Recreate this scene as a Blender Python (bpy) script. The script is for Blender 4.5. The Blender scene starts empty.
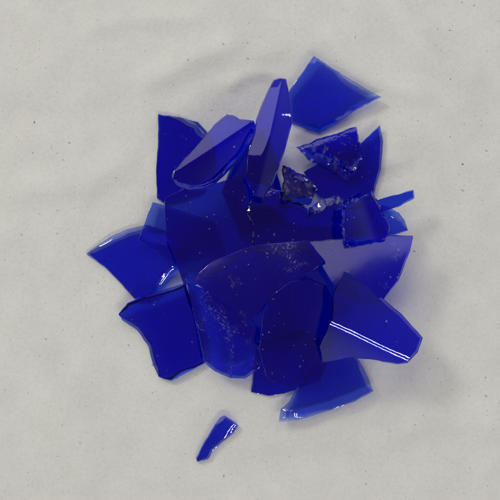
import bpy, bmesh, math, random
import numpy as np
from mathutils import Vector
from mathutils.geometry import delaunay_2d_cdt
from mathutils import noise as mnoise

U = 0.0004            # one plan unit = 0.4 mm (the sheet seen is 20 cm across)
CAM_H = 1000.0        # camera height in plan units (0.40 m)
scene = bpy.context.scene
COL = scene.collection

# ------------------------------------------------------------------ materials
def nodes_of(m):
    m.use_nodes = True
    nt = m.node_tree
    nt.nodes.clear()
    return nt

def glass_mat(name, density=1.0, tint=(0.05, 0.33, 0.976), dust=0.5, rough=0.012,
              scratch=0.0, bump=0.05, seed=0.0, grime=0.0):
    m = bpy.data.materials.new(name)
    nt = nodes_of(m); N = nt.nodes; L = nt.links
    out = N.new('ShaderNodeOutputMaterial')
    tc = N.new('ShaderNodeTexCoord')
    mp = N.new('ShaderNodeMapping'); mp.inputs['Location'].default_value = (seed, seed * .7, seed * .3)
    L.new(tc.outputs['Object'], mp.inputs['Vector'])
    gl = N.new('ShaderNodeBsdfPrincipled')
    gl.inputs['Base Color'].default_value = (0.97, 0.98, 1.0, 1)
    gl.inputs['Transmission Weight'].default_value = 1.0
    gl.inputs['IOR'].default_value = 1.52
    gl.inputs['Roughness'].default_value = rough
    # slow ripples of blown glass
    n1 = N.new('ShaderNodeTexNoise'); n1.inputs['Scale'].default_value = 110.0; n1.inputs['Detail'].default_value = 3.0
    n1.inputs['Roughness'].default_value = 0.55
    L.new(mp.outputs['Vector'], n1.inputs['Vector'])
    b1 = N.new('ShaderNodeBump'); b1.inputs['Strength'].default_value = bump; b1.inputs['Distance'].default_value = 0.0022
    L.new(n1.outputs['Fac'], b1.inputs['Height'])
    # fine grain
    n2 = N.new('ShaderNodeTexNoise'); n2.inputs['Scale'].default_value = 900.0; n2.inputs['Detail'].default_value = 2.0
    L.new(mp.outputs['Vector'], n2.inputs['Vector'])
    b2 = N.new('ShaderNodeBump'); b2.inputs['Strength'].default_value = 0.03 + scratch * .10; b2.inputs['Distance'].default_value = 0.0003
    L.new(n2.outputs['Fac'], b2.inputs['Height']); L.new(b1.outputs['Normal'], b2.inputs['Normal'])
    L.new(b2.outputs['Normal'], gl.inputs['Normal'])
    # dust, chips and scratches: small pale marks on the surface
    def speck(scale, thr, soft, keep):
        dn = N.new('ShaderNodeTexNoise'); dn.inputs['Scale'].default_value = scale * 2.6; dn.inputs['Detail'].default_value = 2
        L.new(mp.outputs['Vector'], dn.inputs['Vector'])
        dv = N.new('ShaderNodeVectorMath'); dv.operation = 'MULTIPLY_ADD'; dv.inputs[1].default_value = (.40 / scale,) * 3
        L.new(dn.outputs['Color'], dv.inputs[0]); L.new(mp.outputs['Vector'], dv.inputs[2])
        v = N.new('ShaderNodeTexVoronoi'); v.inputs['Scale'].default_value = scale
        L.new(dv.outputs['Vector'], v.inputs['Vector'])
        r = N.new('ShaderNodeMapRange'); r.inputs['From Min'].default_value = thr; r.inputs['From Max'].default_value = thr - soft
        L.new(v.outputs['Distance'], r.inputs['Value'])
        s = N.new('ShaderNodeSeparateColor'); L.new(v.outputs['Color'], s.inputs['Color'])
        g = N.new('ShaderNodeMath'); g.operation = 'GREATER_THAN'; g.inputs[1].default_value = 1 - keep
        L.new(s.outputs['Red'], g.inputs[0])
        mu = N.new('ShaderNodeMath'); mu.operation = 'MULTIPLY'
        L.new(r.outputs['Result'], mu.inputs[0]); L.new(g.outputs['Value'], mu.inputs[1])
        return mu.outputs['Value']
    def mx(a, b):
        k = N.new('ShaderNodeMath'); k.operation = 'MAXIMUM'
        L.new(a, k.inputs[0]); L.new(b, k.inputs[1]); return k.outputs['Value']
    mask = mx(speck(420, 0.20, 0.09, 0.07 * dust), speck(1100, 0.27, 0.14, 0.12 * dust))
    # dust gathers in patches
    nd = N.new('ShaderNodeTexNoise'); nd.inputs['Scale'].default_value = 70; nd.inputs['Detail'].default_value = 3
    L.new(mp.outputs['Vector'], nd.inputs['Vector'])
    rd = N.new('ShaderNodeMapRange'); rd.inputs['From Min'].default_value = .42; rd.inputs['From Max'].default_value = .62
    L.new(nd.outputs['Fac'], rd.inputs['Value'])
    md = N.new('ShaderNodeMath'); md.operation = 'MULTIPLY'
    L.new(mask, md.inputs[0]); L.new(rd.outputs['Result'], md.inputs[1]); mask = md.outputs['Value']
    if scratch > 0:
        # thin broken scratches: stretched noise cut to narrow lines
        for ang, sc in ((0.75, 1.0), (0.45, 1.5), (2.1, .9), (1.2, 1.9)):
            m1 = N.new('ShaderNodeMapping'); m1.inputs['Rotation'].default_value = (0, 0, ang)
            L.new(mp.outputs['Vector'], m1.inputs['Vector'])
            m2 = N.new('ShaderNodeMapping')
            m2.inputs['Scale'].default_value = (420 * sc, 3000 * sc, 300)
            L.new(m1.outputs['Vector'], m2.inputs['Vector'])
            w = N.new('ShaderNodeTexNoise'); w.inputs['Scale'].default_value = 1.0; w.inputs['Detail'].default_value = 2.5
            L.new(m2.outputs['Vector'], w.inputs['Vector'])
            r = N.new('ShaderNodeMapRange'); r.inputs['From Min'].default_value = 0.64; r.inputs['From Max'].default_value = 0.72
            L.new(w.outputs['Fac'], r.inputs['Value'])
            n3 = N.new('ShaderNodeTexNoise'); n3.inputs['Scale'].default_value = 130; n3.inputs['Detail'].default_value = 2
            L.new(mp.outputs['Vector'], n3.inputs['Vector'])
            r3 = N.new('ShaderNodeMapRange'); r3.inputs['From Min'].default_value = 0.59 - .08 * scratch; r3.inputs['From Max'].default_value = 0.73 - .08 * scratch
            L.new(n3.outputs['Fac'], r3.inputs['Value'])
            mu = N.new('ShaderNodeMath'); mu.operation = 'MULTIPLY'
            L.new(r.outputs['Result'], mu.inputs[0]); L.new(r3.outputs['Result'], mu.inputs[1])
            mask = mx(mask, mu.outputs['Value'])
    if grime > 0:
        n4 = N.new('ShaderNodeTexNoise'); n4.inputs['Scale'].default_value = 330; n4.inputs['Detail'].default_value = 6
        n4.inputs['Roughness'].default_value = .7
        L.new(mp.outputs['Vector'], n4.inputs['Vector'])
        r4 = N.new('ShaderNodeMapRange'); r4.inputs['From Min'].default_value = 0.62 - .22 * grime; r4.inputs['From Max'].default_value = 0.80 - .2 * grime
        L.new(n4.outputs['Fac'], r4.inputs['Value'])
        mask = mx(mask, r4.outputs['Result'])
    mul = N.new('ShaderNodeMath'); mul.operation = 'MULTIPLY'; mul.inputs[1].default_value = 0.5
    L.new(mask, mul.inputs[0])
    df = N.new('ShaderNodeBsdfDiffuse')
    df.inputs['Color'].default_value = (0.42, 0.42, 0.52, 1) if grime == 0 else (0.20, 0.18, 0.125, 1)
    mix = N.new('ShaderNodeMixShader')
    L.new(mul.outputs['Value'], mix.inputs['Fac']); L.new(gl.outputs['BSDF'], mix.inputs[1]); L.new(df.outputs['BSDF'], mix.inputs[2])
    L.new(mix.outputs['Shader'], out.inputs['Surface'])
    va = N.new('ShaderNodeVolumeAbsorption')
    va.inputs['Color'].default_value = (*tint, 1)
    va.inputs['Density'].default_value = 2300.0 * density
    L.new(va.outputs['Volume'], out.inputs['Volume'])
    return m

def paper_mat():
    m = bpy.data.materials.new('off_white_paper')
    nt = nodes_of(m); N = nt.nodes; L = nt.links
    out = N.new('ShaderNodeOutputMaterial'); bs = N.new('ShaderNodeBsdfPrincipled')
    tc = N.new('ShaderNodeTexCoord')
    bs.inputs['Roughness'].default_value = 0.75
    bs.inputs['Specular IOR Level'].default_value = 0.25
    # pulp mottling
    n1 = N.new('ShaderNodeTexNoise'); n1.inputs['Scale'].default_value = 60; n1.inputs['Detail'].default_value = 7; n1.inputs['Roughness'].default_value = .62
    L.new(tc.outputs['Object'], n1.inputs['Vector'])
    cr = N.new('ShaderNodeValToRGB')
    cr.color_ramp.elements[0].position = .3; cr.color_ramp.elements[0].color = (.520, .540, .478, 1)
    cr.color_ramp.elements[1].position = .7; cr.color_ramp.elements[1].color = (.565, .588, .522, 1)
    L.new(n1.outputs['Fac'], cr.inputs['Fac'])
    n2 = N.new('ShaderNodeTexNoise'); n2.inputs['Scale'].default_value = 750; n2.inputs['Detail'].default_value = 4; n2.inputs['Roughness'].default_value = .6
    L.new(tc.outputs['Object'], n2.inputs['Vector'])
    cr2 = N.new('ShaderNodeValToRGB')
    cr2.color_ramp.elements[0].position = .32; cr2.color_ramp.elements[0].color = (.94, .94, .935, 1)
    cr2.color_ramp.elements[1].position = .60; cr2.color_ramp.elements[1].color = (1, 1, 1, 1)
    L.new(n2.outputs['Fac'], cr2.inputs['Fac'])
    mu = N.new('ShaderNodeMix'); mu.data_type = 'RGBA'; mu.blend_type = 'MULTIPLY'; mu.inputs['Factor'].default_value = 1
    L.new(cr.outputs['Color'], mu.inputs['A']); L.new(cr2.outputs['Color'], mu.inputs['B'])
    col = mu.outputs['Result']
    # grey and brown pulp specks, two sizes
    for sc, thr, soft, keep, c, k in ((210, .095, .05, .05, (.10, .095, .085), .95), (430, .15, .10, .10, (.25, .23, .19), .7), (900, .24, .14, .12, (.30, .29, .25), .5)):
        ds = N.new('ShaderNodeTexNoise'); ds.inputs['Scale'].default_value = sc * 4
        L.new(tc.outputs['Object'], ds.inputs['Vector'])
        va = N.new('ShaderNodeVectorMath'); va.operation = 'MULTIPLY_ADD'
        va.inputs[1].default_value = (.35 / sc,) * 3
        L.new(ds.outputs['Color'], va.inputs[0]); L.new(tc.outputs['Object'], va.inputs[2])
        v = N.new('ShaderNodeTexVoronoi'); v.inputs['Scale'].default_value = sc; v.voronoi_dimensions = '2D'
        L.new(va.outputs['Vector'], v.inputs['Vector'])
        r = N.new('ShaderNodeMapRange'); r.inputs['From Min'].default_value = thr; r.inputs['From Max'].default_value = thr - soft
        r.inputs['To Max'].default_value = k
        L.new(v.outputs['Distance'], r.inputs['Value'])
        s = N.new('ShaderNodeSeparateColor'); L.new(v.outputs['Color'], s.inputs['Color'])
        g = N.new('ShaderNodeMapRange'); g.inputs['From Min'].default_value = 1 - keep; g.inputs['From Max'].default_value = 1
        L.new(s.outputs['Red'], g.inputs['Value'])
        q = N.new('ShaderNodeMath'); q.operation = 'MULTIPLY'
        L.new(r.outputs['Result'], q.inputs[0]); L.new(g.outputs['Result'], q.inputs[1])
        mm = N.new('ShaderNodeMix'); mm.data_type = 'RGBA'
        L.new(q.outputs['Value'], mm.inputs['Factor']); L.new(col, mm.inputs['A']); mm.inputs['B'].default_value = (*c, 1)
        col = mm.outputs['Result']
    L.new(col, bs.inputs['Base Color'])
    b = N.new('ShaderNodeBump'); b.inputs['Strength'].default_value = .55; b.inputs['Distance'].default_value = .00035
    L.new(n2.outputs['Fac'], b.inputs['Height'])
    n5 = N.new('ShaderNodeTexNoise'); n5.inputs['Scale'].default_value = 130; n5.inputs['Detail'].default_value = 3
    L.new(tc.outputs['Object'], n5.inputs['Vector'])
    bb = N.new('ShaderNodeBump'); bb.inputs['Strength'].default_value = .25; bb.inputs['Distance'].default_value = .0008
    L.new(n5.outputs['Fac'], bb.inputs['Height']); L.new(b.outputs['Normal'], bb.inputs['Normal'])
    L.new(bb.outputs['Normal'], bs.inputs['Normal'])
    L.new(bs.outputs['BSDF'], out.inputs['Surface'])
    return m

# ------------------------------------------------------------------ paper with soft creases
def ridge(x, y, pts, w, h):
    best = 1e9
    for (ax, ay), (bx, by) in zip(pts, pts[1:]):
        dx, dy = bx - ax, by - ay
        t = max(0, min(1, ((x - ax) * dx + (y - ay) * dy) / (dx * dx + dy * dy)))
        d = math.hypot(x - ax - t * dx, y - ay - t * dy)
        best = min(best, d)
    return h * math.exp(-(best / w) ** 2)

CREASES = [  # polylines in plan coordinates, width, height
    ([(232, 84), (244, 76), (262, 72), (280, 78)], 5, 1.1),
    ([(150, 78), (175, 68), (205, 55), (232, 44)], 12, 1.3),
    ([(20, 110), (70, 125), (120, 105)], 16, -1.2),
    ([(330, 40), (345, 60), (372, 80), (420, 96)], 11, 1.2),
    ([(400, 10), (430, 60), (470, 75)], 14, 1.4),
    ([(430, 130), (465, 190), (470, 260)], 20, 1.2),
    ([(30, 190), (85, 185), (125, 160)], 15, 1.2),
    ([(20, 330), (60, 400), (90, 470)], 22, 1.1),
    ([(380, 440), (430, 420), (490, 425)], 14, 1.2),
    ([(250, 470), (320, 455), (360, 470)], 16, -1.2),
    ([(90, 30), (120, 20), (190, 18)], 10, 1.0),
]
def paper_z(x, y):
    z = 3.2 * mnoise.noise(Vector((x / 95, y / 95, 3.1))) + 1.0 * mnoise.noise(Vector((x / 38, y / 38, 7.7)))
    z -= 3.0 * abs(mnoise.noise(Vector((x / 70, y / 55, 1.3)))) ** .8
    for p, w, h in CREASES:
        z += ridge(x, y, p, w, h * 3.6)
    # flatten where the glass lies
    d = math.hypot(x - 265, y - 250) / 165
    k = max(0.0, min(1.0, (d - .75) / .35))
    return z * (.15 + .85 * k)

def to_world(x, y, z):
    return ((x - 250) * U, (250 - y) * U, z * U)

def build_paper():
    # dense where it is seen, reaching well past the frame
    xs = [-700, -450, -260] + [-120 + i * 5 for i in range(149)] + [760, 950, 1200]
    vs, fs = [], []
    for y in xs:
        for x in xs:
            vs.append(to_world(x, y, paper_z(x, y)))
    n = len(xs)
    for j in range(n - 1):
        for i in range(n - 1):
            fs.append((j * n + i, (j + 1) * n + i, (j + 1) * n + i + 1, j * n + i + 1))
    me = bpy.data.meshes.new('paper'); me.from_pydata(vs, [], fs); me.update()
    for p in me.polygons: p.use_smooth = True
    o = bpy.data.objects.new('paper', me); COL.objects.link(o)
    me.materials.append(paper_mat())
    o['kind'] = 'structure'
    o['label'] = 'off-white speckled paper sheet under the blue glass'
    return o
build_paper()

# ------------------------------------------------------------------ the pile: a height field that every shard settles on
G = 2.0
NX = 260
gx_, gy_ = np.meshgrid(np.arange(NX) * G, np.arange(NX) * G)      # [row=y, col=x]
H = np.zeros((NX, NX))
for j in range(NX):
    for i in range(NX):
        H[j, i] = paper_z(i * G, j * G)

def in_poly(px, py, poly):
    inside = np.zeros(px.shape, bool)
    n = len(poly)
    for k in range(n):
        x1, y1 = poly[k]; x2, y2 = poly[(k + 1) % n]
        c = ((y1 > py) != (y2 > py))
        with np.errstate(divide='ignore', invalid='ignore'):
            xi = (x2 - x1) * (py - y1) / (y2 - y1 + 1e-12) + x1
        inside ^= c & (px < xi)
    return inside

def dist_poly(px, py, poly):
    best = np.full(px.shape, 1e9)
    n = len(poly)
    for k in range(n):
        ax, ay = poly[k]; bx, by = poly[(k + 1) % n]
        dx, dy = bx - ax, by - ay
        t = np.clip(((px - ax) * dx + (py - ay) * dy) / (dx * dx + dy * dy + 1e-9), 0, 1)
        best = np.minimum(best, np.hypot(px - ax - t * dx, py - ay - t * dy))
    return best

def softplus(v):
    return np.where(v > 20, v, np.log1p(np.exp(np.minimum(v, 20))))

def smooth_outline(pts, rnd, step=2.6, jag=.45):
    """resample the outline, keeping the corners, with small chips along each fracture"""
    out = []
    n = len(pts)
    for k in range(n):
        a = pts[k]; b = pts[(k + 1) % n]
        bev = a[2] if len(a) > 2 else None
        L = math.hypot(b[0] - a[0], b[1] - a[1])
        m = max(1, round(L / step))
        nx, ny = -(b[1] - a[1]) / L, (b[0] - a[0]) / L
        ph = rnd.random() * 50
        for i in range(m):
            t = i / m
            w = math.sin(math.pi * t)
            d = (mnoise.noise(Vector((ph + t * L / 9, ph, 0))) * jag * 2.0 + rnd.uniform(-1, 1) * jag * .35) * min(1, 2 * w)
            out.append((a[0] + (b[0] - a[0]) * t + nx * d, a[1] + (b[1] - a[1]) * t + ny * d, bev))
    return out

SH = []
def shard(label, pts, t=6.0, bev=.5, rw=.10, curve=None, folds=(), tilt=None, mat=None, seed=1, lift=0.0,
          jag=.3, wave=.5, chip=.4, lump=0.0, flange=1.0, group='blue glass shards heaped in the pile', name='glass_shard', cap=.13):
    """pts: plan outline (x, y[, bevel of the edge that starts here]); bevel > 0 draws the top face in, < 0 the bottom.
    curve: (axis angle in degrees, radius, sign) of a cylinder; folds: (x, y, angle, slope, softness) bends the sheet past a line"""
    rnd = random.Random(seed)
    P0 = smooth_outline(pts, rnd, jag=jag)
    ring_bev = []
    for p in P0:
        ring_bev.append(p[2] if p[2] is not None else bev * (0.7 + mnoise.noise(Vector((p[0] / 32 + seed, p[1] / 32, seed))) * 1.6))
    # soften the changes of bevel at the corners
    nb = len(ring_bev)
    ring_bev = [sum(ring_bev[(i + d) % nb] for d in (-3, -2, -1, 0, 1, 2, 3)) / 7 for i in range(nb)]
    base = [(p[0], p[1]) for p in P0]
    cx = sum(p[0] for p in base) / nb; cy = sum(p[1] for p in base) / nb

    def shape(x, y):      # relative height of the sheet's mid surface
        x = np.asarray(x, float); y = np.asarray(y, float)
        z = np.zeros_like(x)
        if curve:
            a = math.radians(curve[0]); nx, ny = -math.sin(a), math.cos(a)
            u = (x - cx) * nx + (y - cy) * ny
            R = curve[1]
            z = z + curve[2] * (np.sqrt(np.maximum(R * R - u * u, (R * .2) ** 2)) - R)
        for (fx, fy, fa, sl, so) in folds:
            a = math.radians(fa); nx, ny = -math.sin(a), math.cos(a)
            u = (x - fx) * nx + (y - fy) * ny
            z = z + sl * so * softplus(u / so)
        if wave:
            z = z + wave * (np.sin(x / 13 + seed) * np.cos(y / 17 + seed * 2))
        return z

    # settle: find the resting plane, then shift for the height it came to, and settle again
    ox = oy = 0.0
    for it in range(2):
        poly = [(p[0] + ox, p[1] + oy) for p in base]
        m = in_poly(gx_, gy_, poly) | (dist_poly(gx_, gy_, poly) < 1.2)
        X = gx_[m]; Y = gy_[m]; Hm = H[m]
        s = shape(X - ox, Y - oy) - t / 2
        need = Hm - s + .35
        dx = X - cx - ox; dy = Y - cy - oy
        def F(a, b): return float(np.max(need - a * dx - b * dy))
        if tilt is not None:
            ga, gb = tilt
        else:
            ga = gb = 0.0; st = .12; best = F(0, 0)
            while st > .0008:
                imp = False
                for da, db in ((st, 0), (-st, 0), (0, st), (0, -st), (st, st), (-st, -st), (st, -st), (-st, st)):
                    if math.hypot(ga + da, gb + db) > cap: continue
                    v = F(ga + da, gb + db)
                    if v < best - 1e-6:
                        best = v; ga += da; gb += db; imp = True; break
                if not imp: st *= .5
        c = F(ga, gb) + lift
        if it == 0:
            k = -c / CAM_H
            ox = (cx - 250) * k; oy = (cy - 250) * k
    top = c + ga * dx + gb * dy + s + t
    H[m] = np.maximum(H[m], top)

    # triangulate the plan: the outline plus a grid of inner points
    poly = base
    x0, x1 = min(p[0] for p in poly), max(p[0] for p in poly)
    y0, y1 = min(p[1] for p in poly), max(p[1] for p in poly)
    sp = 2.2 if folds else 4.0
    gx, gy = np.meshgrid(np.arange(x0, x1, sp), np.arange(y0, y1, sp))
    gx = gx + (np.arange(gx.shape[0]) % 2)[:, None] * sp / 2
    ok = in_poly(gx, gy, poly) & (dist_poly(gx, gy, poly) > (1.3 if folds else 2.2))
    inner = list(zip(gx[ok].tolist(), gy[ok].tolist()))
    allp = [Vector(p) for p in poly] + [Vector(p) for p in inner]
    nbd = len(poly)
    res = delaunay_2d_cdt(allp, [], [list(range(nbd))], 1, 1e-4, True)
    vv, _, ff, ov, _, _ = res
    fcx = np.array([sum(vv[i].x for i in f) / len(f) for f in ff]); fcy = np.array([sum(vv[i].y for i in f) / len(f) for f in ff])
    keep = in_poly(fcx, fcy, poly)
    ff = [f for f, k in zip(ff, keep) if k]
    # map: output vert -> input vert (first), keep outline order
    outl = [None] * nbd
    for vi, src in enumerate(ov):
        for sidx in src:
            if sidx < nbd: outl[sidx] = vi
    # orientation of the outline and inward normals
    area = sum(poly[i][0] * poly[(i + 1) % nbd][1] - poly[(i + 1) % nbd][0] * poly[i][1] for i in range(nbd)) / 2
    sg = 1 if area > 0 else -1
    nrm = []
    for i in range(nbd):
        ax, ay = poly[i - 3]; bx, by = poly[(i + 3) % nbd]
        tx, ty = bx - ax, by - ay; l = math.hypot(tx, ty) + 1e-9
        nrm.append((-ty / l * sg, tx / l * sg))
    bpts = np.array(poly)
    def inset(x, y, amount_sign):
        """move a plan point inward for the face that is drawn in"""
        d = np.hypot(bpts[:, 0] - x, bpts[:, 1] - y)
        w = 1 / (d + .3) ** 3
        b = np.array(ring_bev); b = np.maximum(b * amount_sign, 0)
        dm = d.min()
        mb = (w * b).sum() / w.sum()
        vx = (w * b * np.array([q[0] for q in nrm])).sum() / w.sum()
        vy = (w * b * np.array([q[1] for q in nrm])).sum() / w.sum()
        f = max(0.0, 1 - dm / (3 * mb + 5))
        return x + vx * f, y + vy * f
    def zc(x, y):
        return c + ga * (x - cx) + gb * (y - cy) + float(shape(x, y))
    verts = []; faces = []
    nv = len(vv)
    def lumpy(x, y, k):
        return lump * (mnoise.noise(Vector((x / 5, y / 5, seed + k))) + .5 * mnoise.noise(Vector((x / 2.2, y / 2.2, seed + k)))) if lump else 0
    for v in vv:
        x, y = inset(v.x, v.y, 1)
        if jag > .9:
            x += 3 * (jag - .9) * mnoise.noise(Vector((v.x / 7, v.y / 7, seed))); y += 3 * (jag - .9) * mnoise.noise(Vector((v.x / 7, v.y / 7, seed + 5)))
        verts.append((x, y, zc(x, y) + t / 2 + lumpy(x, y, 0)))
    for v in vv:
        x, y = inset(v.x, v.y, -1)
        verts.append((x, y, zc(x, y) - t / 2 + max(0, lumpy(x, y, 9))))
    top_faces = 0
    for f in ff:
        a = [vv[i] for i in f]
        ar = sum(a[i].x * a[(i + 1) % len(a)].y - a[(i + 1) % len(a)].x * a[i].y for i in range(len(a)))
        f = list(f)
        if ar > 0: f = f[::-1]       # plan y points down, so reversed winding looks up
        faces.append(f); faces.append([i + nv for i in f[::-1]])
    n_sheet = len(faces)
    # fracture walls: rings between the faces, bulged like conchoidal breaks
    K = 5
    rings = [outl]
    for k in range(1, K):
        r = []
        q = k / K
        for i in range(nbd):
            a = verts[outl[i]]; b = verts[outl[i] + nv]
            bul = math.sin(math.pi * q) * chip * (0.7 * mnoise.noise(Vector((i / 7, seed * 3, k * .6))) + .25 + rw * rnd.uniform(-1, 1))
            hz = rnd.uniform(-.25, .25) * rw * t * chip * .5
            rb = ring_bev[i]
            fl = min(1.0, max(0.0, (abs(rb) - 3) / 4)) * flange
            qz = q * (1 - fl) + (1 - (1 - q) ** 2.4) * fl if rb > 0 else q * (1 - fl) + q ** 2.4 * fl
            if rb > 0:      # keep a small upright lip at the thin side of the slope
                qx = min(1.0, q / .8); qz = min(qz, .62)
            else:
                qx = max(0.0, (q - .2) / .8); qz = max(qz, .38)
            verts.append((a[0] + (b[0] - a[0]) * qx - nrm[i][0] * bul, a[1] + (b[1] - a[1]) * qx - nrm[i][1] * bul, a[2] + (b[2] - a[2]) * qz + hz))
            r.append(len(verts) - 1)
        rings.append(r)
    rings.append([i + nv for i in outl])
    for k in range(K):
        A, B = rings[k], rings[k + 1]
        for i in range(nbd):
            j = (i + 1) % nbd
            q = [A[i], B[i], B[j], A[j]]
            if sg < 0: q = q[::-1]
            q = q if sg > 0 else q
            faces.append(q)
    wv = [to_world(x + ox, y + oy, z) for x, y, z in verts]
    org = to_world(cx + ox, cy + oy, c)
    wv = [(x - org[0], y - org[1], z - org[2]) for x, y, z in wv]
    me = bpy.data.meshes.new(name); me.from_pydata(wv, [], [tuple(f) for f in faces])
    bm = bmesh.new(); bm.from_mesh(me)
    bmesh.ops.remove_doubles(bm, verts=bm.verts, dist=1e-7)
    bmesh.ops.recalc_face_normals(bm, faces=bm.faces)
    bm.faces.ensure_lookup_table()
    for f in bm.faces:      # broken walls of the rough pieces stay faceted
        f.smooth = not (rw > .2 and len(f.verts) == 4)
    for e in bm.edges:
        if len(e.link_faces) == 2 and e.calc_face_angle(0) > math.radians(24): e.smooth = False
    bm.to_mesh(me); bm.free(); me.update()
    me.materials.append(mat)
    o = bpy.data.objects.new(name, me); COL.objects.link(o)
    o.location = org
    o['label'] = label; o['category'] = 'glass shard'
    if group: o['group'] = group
    SH.append((label[:40], round(c, 1), round(ga, 2), round(gb, 2)))
    return o

M_plain = [glass_mat('cobalt_glass', seed=.013 * i, dust=.25) for i in range(1)][0]
M_dusty = glass_mat('cobalt_glass_dusty', seed=.05, dust=.45, bump=.05, tint=(.05, .30, .946))
M_faint = glass_mat('cobalt_glass_worn', seed=.31, dust=.6, bump=.03, tint=(.05, .33, .948), rough=.02)
M_scr = glass_mat('cobalt_glass_scratched', seed=.08, dust=.9, scratch=1.0, bump=.10, rough=.03, density=1.3)
M_clean = glass_mat('cobalt_glass_clean', seed=.11, dust=.25, bump=.03)
M_smooth = glass_mat('cobalt_glass_smooth', seed=.23, dust=.3, bump=.012, density=2.1)
M_hazy = glass_mat('cobalt_glass_hazed', seed=.37, dust=.8, bump=.02, rough=.15, scratch=.08, density=1.7)
M_light = glass_mat('cobalt_glass_light', seed=.27, dust=.15, bump=.03, density=.62, tint=(.0, .27, .994))
M_pale = glass_mat('cobalt_glass_thin', seed=.13, dust=.3, density=.8)
M_frac = glass_mat('cobalt_glass_fractured', seed=.17, dust=1.2, scratch=.9, bump=.02, rough=.05, grime=.06, density=1.3)
M_rock = glass_mat('cobalt_glass_gritty', seed=.19, dust=2, scratch=.6, bump=.05, rough=.14, grime=.50, density=4)

# ---- from the paper upwards
shard('bright blue fan-shaped shard, leftmost of the pile, with a pale curved rim',
      [(86,254,4),(98,245,7),(112,236,7.5),(128,229,7.5),(147,225,6),(166,231),(184,246),(190,262,6),(182,270,10),(170,281,9),(158,293,5),(147,301),(134,299,1),(121,284,1),(104,267,1)],
      t=4.5, curve=(35,190,1), mat=M_light, seed=2, flange=.25)
shard('four-sided dark-rimmed shard at the lower left with a rounded bubble at its bottom corner',
      [(119,314,-3),(128,303,-3.5),(150,294,-4.5),(186,283,-4),(194,310,-3),(204,340,-3),(206,362,-3),(190,371,-5),(171,381,-3),(158,377,3),(152,362,3),(148,346,3),(137,330,3),(122,320,2)],
      t=5, curve=(65,200,1), mat=M_plain, seed=16)
shard('square-cornered blue shard at the upper left of the pile with a clear chipped top edge',
      [(158,114,1),(180,117,6),(198,122,9),(212,138,3),(214,165),(200,190),(178,199),(163,203,1),(157,198,.5),(156,170,.5),(158,142,.5)],
      t=4.5, curve=(80,700,1), mat=M_plain, seed=3, flange=.6)
shard('tall pointed blue shard at the right behind the dark wedge, its tip up',
      [(380,125,3),(383,142,3),(381,168,2),(373,196),(350,207),(318,196),(304,172),(328,157),(356,148,.5)],
      t=4.5, curve=(100,420,1), tilt=(.0,-.03), mat=M_plain, seed=5)
shard('dark blue shard with a square foot poking out at the bottom left of the pile',
      [(258,340),(254,368,.7),(251,392,.7),(268,396,.7),(286,393),(320,380),(332,345),(300,330)],
      t=3.4, mat=M_plain, seed=6)
shard('lowest wide blue shard with a bright chipped tip and a clear right corner',
      [(279,421,9),(281,409,6),(289,402,3),(300,382),(318,352),(345,342),(359,361,4),(366,374,5),(373,391,2),(352,402,2),(322,412,4),(296,420,11)],
      t=4.5, curve=(-15,120,-1), mat=M_light, seed=7, flange=0, tilt=(.0,.05))
shard('small pale blue corner sticking out at the left above the fan-shaped shard',
      [(153,202,.6),(167,206,.6),(214,222),(226,255),(176,264),(150,247),(139,240,.6)],
      t=2.6, mat=M_pale, seed=8, bev=.6)
shard('dark blue shard between the trough-shaped and the tall narrow shard, mostly covered',
      [(246,140,1),(262,130,1),(274,158),(287,215),(242,237),(222,192),(233,160,1)], t=3.4, curve=(80,200,1), mat=M_plain, seed=31)
shard('covered blue shard in the notch between the rounded dark shard and the long streaked one',
      [(318,250),(350,262),(358,300),(335,350),(300,345),(270,340),(282,300),(300,268)], t=3.4, curve=(40,240,1), mat=M_plain, seed=32, tilt=(.02,-.05))
shard('covered blue shard showing between the scratched shard and the rounded dark one',
      [(212,268),(262,258),(292,290),(270,352),(240,335),(204,300)], t=3.4, mat=M_plain, seed=33)
shard('deep blue shard reaching under the middle of the pile beside the gritty dark chip',
      [(246,178),(275,190),(300,196),(335,205),(352,222),(345,250),(300,262),(262,262),(240,235)],
      t=3.4, curve=(20,220,1), mat=M_plain, seed=9)
shard('big dark shard left of the centre, below the trough-shaped shard',
      [(166,199),(185,190),(215,185),(243,177),(250,212),(254,247),(236,263),(214,275),(195,284),(184,283,.6),(177,262,.6),(168,240),(166,218)],
      t=4.5, curve=(75,420,1), mat=M_dusty, seed=10, tilt=(.05,-.03))
shard('dark central shard with a sparkling jagged upper edge',
      [(258,184),(283,196),(300,206),(308,211,9),(320,201,8),(334,196,8),(345,202,5),(362,198),(372,214),(352,244),(300,252),(258,250),(250,214)],
      t=4.5, curve=(0,400,1), mat=M_dusty, seed=11, jag=1.7, chip=2.2, rw=.7, flange=.2)
shard('blue triangular shard at the right with a white gleam on its slanting end',
      [(408,230,1),(405,221,7),(399,213,7),(390,208,5),(376,204),(352,214),(346,240),(384,238)],
      t=4.5, curve=(60,130,1), mat=M_plain, seed=12, flange=0)
shard('thin blue splinter pointing right beyond the pile above the white-gleaming triangle',
      [(413,190,2),(414,198,2),(400,206),(378,213),(358,207),(384,198)],
      t=4.5, mat=M_plain, seed=13, tilt=(-.12,.05))
shard('broad purple-sheened shard at the right with a straight top edge',
      [(309,243,.8),(340,240,.8),(390,236,1.5),(411,237,2),(408,251,2),(396,280,1),(380,300),(358,302),(336,287,.8)],
      t=4.5, curve=(-28,230,1), mat=M_hazy, seed=14, tilt=(.05,.17), wave=.5)
shard('scratched dark blue shard below the centre, right of the puckered lower-left shard',
      [(188,283,1),(206,290,1),(226,301),(245,317),(262,331),(263,350),(258,368,3),(245,378,3),(230,378,3),(215,371,3),(204,362,2),(196,320)],
      t=4.5, curve=(40,300,1), mat=M_scr, seed=15)
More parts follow.
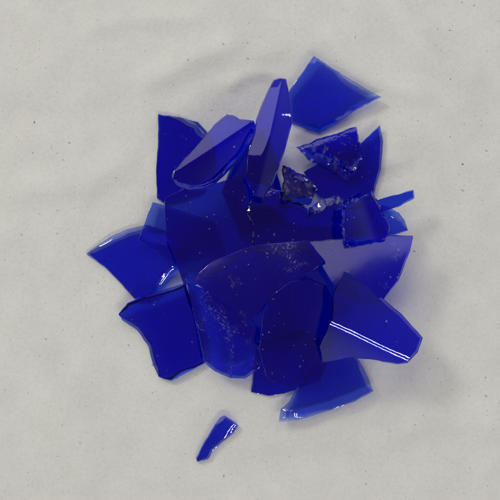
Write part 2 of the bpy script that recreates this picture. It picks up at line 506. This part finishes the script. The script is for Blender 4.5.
shard('large deep blue shard in the centre narrowing to a point at its bottom',
      [(194,280),(215,262),(253,247),(306,242),(322,262),(286,286),(266,301),(249,321),(226,301),(208,289)],
      t=4.5, curve=(-25,500,1), mat=M_hazy, seed=17, tilt=(.06,.045))
shard('rounded dark shard low in the centre with faint scratches',
      [(264,318),(272,298),(290,284),(308,281),(325,288),(333,305),(332,330),(322,358),(306,380),(285,384),(268,376),(261,350)],
      t=4.5, curve=(85,300,1), mat=M_faint, seed=18)
shard('long blue shard at the lower right with a bright double streak along its bent lip',
      [(344,274,1),(360,284,1),(379,298,3),(400,315,3),(421,338,3),(416,352,3),(406,362,1),(396,363,1),(375,359),(352,356),(326,362),(322,345),(333,318),(334,295)],
      t=4.5, curve=(27,200,1), folds=((333,323.5,27,-.5,5.5),), tilt=(-.25,-.05), mat=M_smooth, seed=19, wave=.08)
shard('small purple-faced triangular shard left of the thin splinter',
      [(344,205,2),(358,200,2),(371,193,2),(377,203,2),(383,215,1),(388,228,1),(384,238,1),(366,240,1),(345,240,2),(341,226,3)],
      t=6, curve=(70,90,1), folds=((364,205,72,.55,2),), mat=M_clean, seed=20, tilt=(.10,.02), flange=.5, jag=.8, chip=1.8, rw=.5)
shard('jagged dark wedge at the upper right with a rough purple band across it',
      [(297,147,2),(325,137,2),(356,127,1),(358,141,2),(363,156,5),(357,170,11),(349,179,13),(330,169,13),(308,159,12)],
      t=8, curve=(-20,90,1), mat=M_frac, seed=21, jag=.8, chip=1.2, rw=.3, tilt=(.02,-.05), flange=.4)
shard('dark gritty chip with a tan rough face right of the tall narrow shard',
      [(283,166,6),(292,170,8),(305,176,8),(317,188,3),(313,197,1),(300,197,0),(285,201,0),(283,186,0)],
      t=11, bev=3, mat=M_rock, seed=22, jag=1.2, chip=1.6, rw=.35, lump=.4, tilt=(-.32,-.02), wave=0)
shard('trough-shaped purple-grey shard at the upper left lying over the square-cornered one',
      [(226,115,1),(232,116,1),(238,120,1),(246,121,1),(252,122,4),(255,130,4),(249,143,5),(240,156,6),(227,170,6),(215,182,6),(203,188,6),(189,189,5),(177,184,4),(173,177,2),(176,170,1),(182,163,1),(199,144,1),(213,126,1)],
      t=6, curve=(-50,150,1), folds=((184,167,-33,-.55,1.2),), flange=.3, mat=M_smooth, seed=23, tilt=(.08,.26))
shard('clean four-sided blue shard at the top right, its right tip raised off the paper',
      [(314,56,3),(342,75,8),(362,87,8),(381,97,1),(357,109,4),(334,125,6),(320,133,6),(305,128,5),(292,123,1),(289,108,1),(288,93,1),(300,76,1)],
      t=4.5, curve=(-10,260,1), tilt=(.02,-.10), mat=M_light, seed=25, flange=.3)
shard('tall narrow two-faced shard standing out at the top of the pile',
      [(274,80,1.5),(280,78,1.5),(286,79,1),(288,90,1),(290,108,1),(291,124,1),(284,150,1),(274,178,1),(264,196,1),(256,192),(247,178),(249,152,1),(255,134,1),(257,119,1),(262,106,1),(268,91,1)],
      t=6.5, jag=.15, curve=(0,170,1), folds=((277,104,-77,-.5,.6),), tilt=(.08,.16), mat=M_smooth, seed=24, wave=0)
shard('small curved sliver of blue glass lying alone on the paper below the pile',
      [(220,418,.5),(224,416,.5),(231,420,1),(238,426,1),(235,432,2),(223,442,2.5),(213,451,2.5),(208,460,2),(197,463,.5),(196,459,.5),(204,443,.5),(213,428,.5)],
      t=4.5, curve=(-55,40,1), folds=((222,424,-25,-.25,.8),), mat=M_light, seed=26, group=None)
# ------------------------------------------------------------------ light
def area(name, loc, look, sx, sy, power, color):
    l = bpy.data.lights.new(name, 'AREA'); l.shape = 'RECTANGLE'; l.size = sx; l.size_y = sy
    l.energy = power; l.color = color
    o = bpy.data.objects.new(name, l); COL.objects.link(o)
    o.location = loc
    d = Vector(look) - Vector(loc)
    o.rotation_euler = d.to_track_quat('-Z', 'Y').to_euler()
    return o
area('window_light', (-.35, 1.05, 1.50), (0, 0, 0), 1.8, 1.5, 15, (1.0, .945, .965))
area('ceiling_tube', (.28, -1.14, 1.45), (0, 0, 0), 1.6, .035, 6.0, (1.0, .98, .95))
area('ceiling_tube', (.32, -1.36, 1.45), (0, 0, 0), 1.6, .035, 6.0, (1.0, .98, .95))
area('key_light', (-1.10, 1.0, 1.25), (0, 0, 0), .34, .34, 10.5, (1.0, .97, .93))  # key light added at the upper left to deepen the shadows on the paper
area('glint_light', (1.25, .75, 1.05), (0, 0, 0), .09, .06, .5, (1.0, .97, .92))  # small light added for the gleam on the triangular shard and other glints
w = bpy.data.worlds.new('World'); scene.world = w; w.use_nodes = True
nt = w.node_tree
bg = nt.nodes['Background']
bg.inputs['Strength'].default_value = 0.92
# a room: darker overhead, where the person and the phone are, paler towards the walls
tc = nt.nodes.new('ShaderNodeTexCoord'); sx = nt.nodes.new('ShaderNodeSeparateXYZ')
nt.links.new(tc.outputs['Generated'], sx.inputs['Vector'])
cr = nt.nodes.new('ShaderNodeValToRGB')
cr.color_ramp.elements[0].position = 0.15; cr.color_ramp.elements[0].color = (.80, .82, .86, 1)
cr.color_ramp.elements[1].position = 0.93; cr.color_ramp.elements[1].color = (.15, .085, .145, 1)
nt.links.new(sx.outputs['Z'], cr.inputs['Fac']); nt.links.new(cr.outputs['Color'], bg.inputs['Color'])

# ------------------------------------------------------------------ camera
cd = bpy.data.cameras.new('camera'); cam = bpy.data.objects.new('camera', cd); COL.objects.link(cam)
cam.location = (0, 0, CAM_H * U)
cd.sensor_width = 36; cd.lens = 36 * CAM_H / 500
cd.clip_start = .01; cd.clip_end = 50
scene.camera = cam

scene.render.engine = 'CYCLES'
cy = scene.cycles
cy.max_bounces = 40; cy.transmission_bounces = 36; cy.glossy_bounces = 12; cy.diffuse_bounces = 6
cy.transparent_max_bounces = 16; cy.volume_bounces = 0
cy.caustics_reflective = True; cy.caustics_refractive = True
cy.blur_glossy = 0.3
cy.sample_clamp_indirect = 6.0
cy.use_adaptive_sampling = True; cy.adaptive_threshold = 0.01
cy.use_denoising = True
try: cy.denoiser = 'OPENIMAGEDENOISE'
except Exception: pass
scene.view_settings.view_transform = 'Standard'
scene.view_settings.look = 'None'
scene.view_settings.exposure = 0.0
scene.view_settings.gamma = 1.0
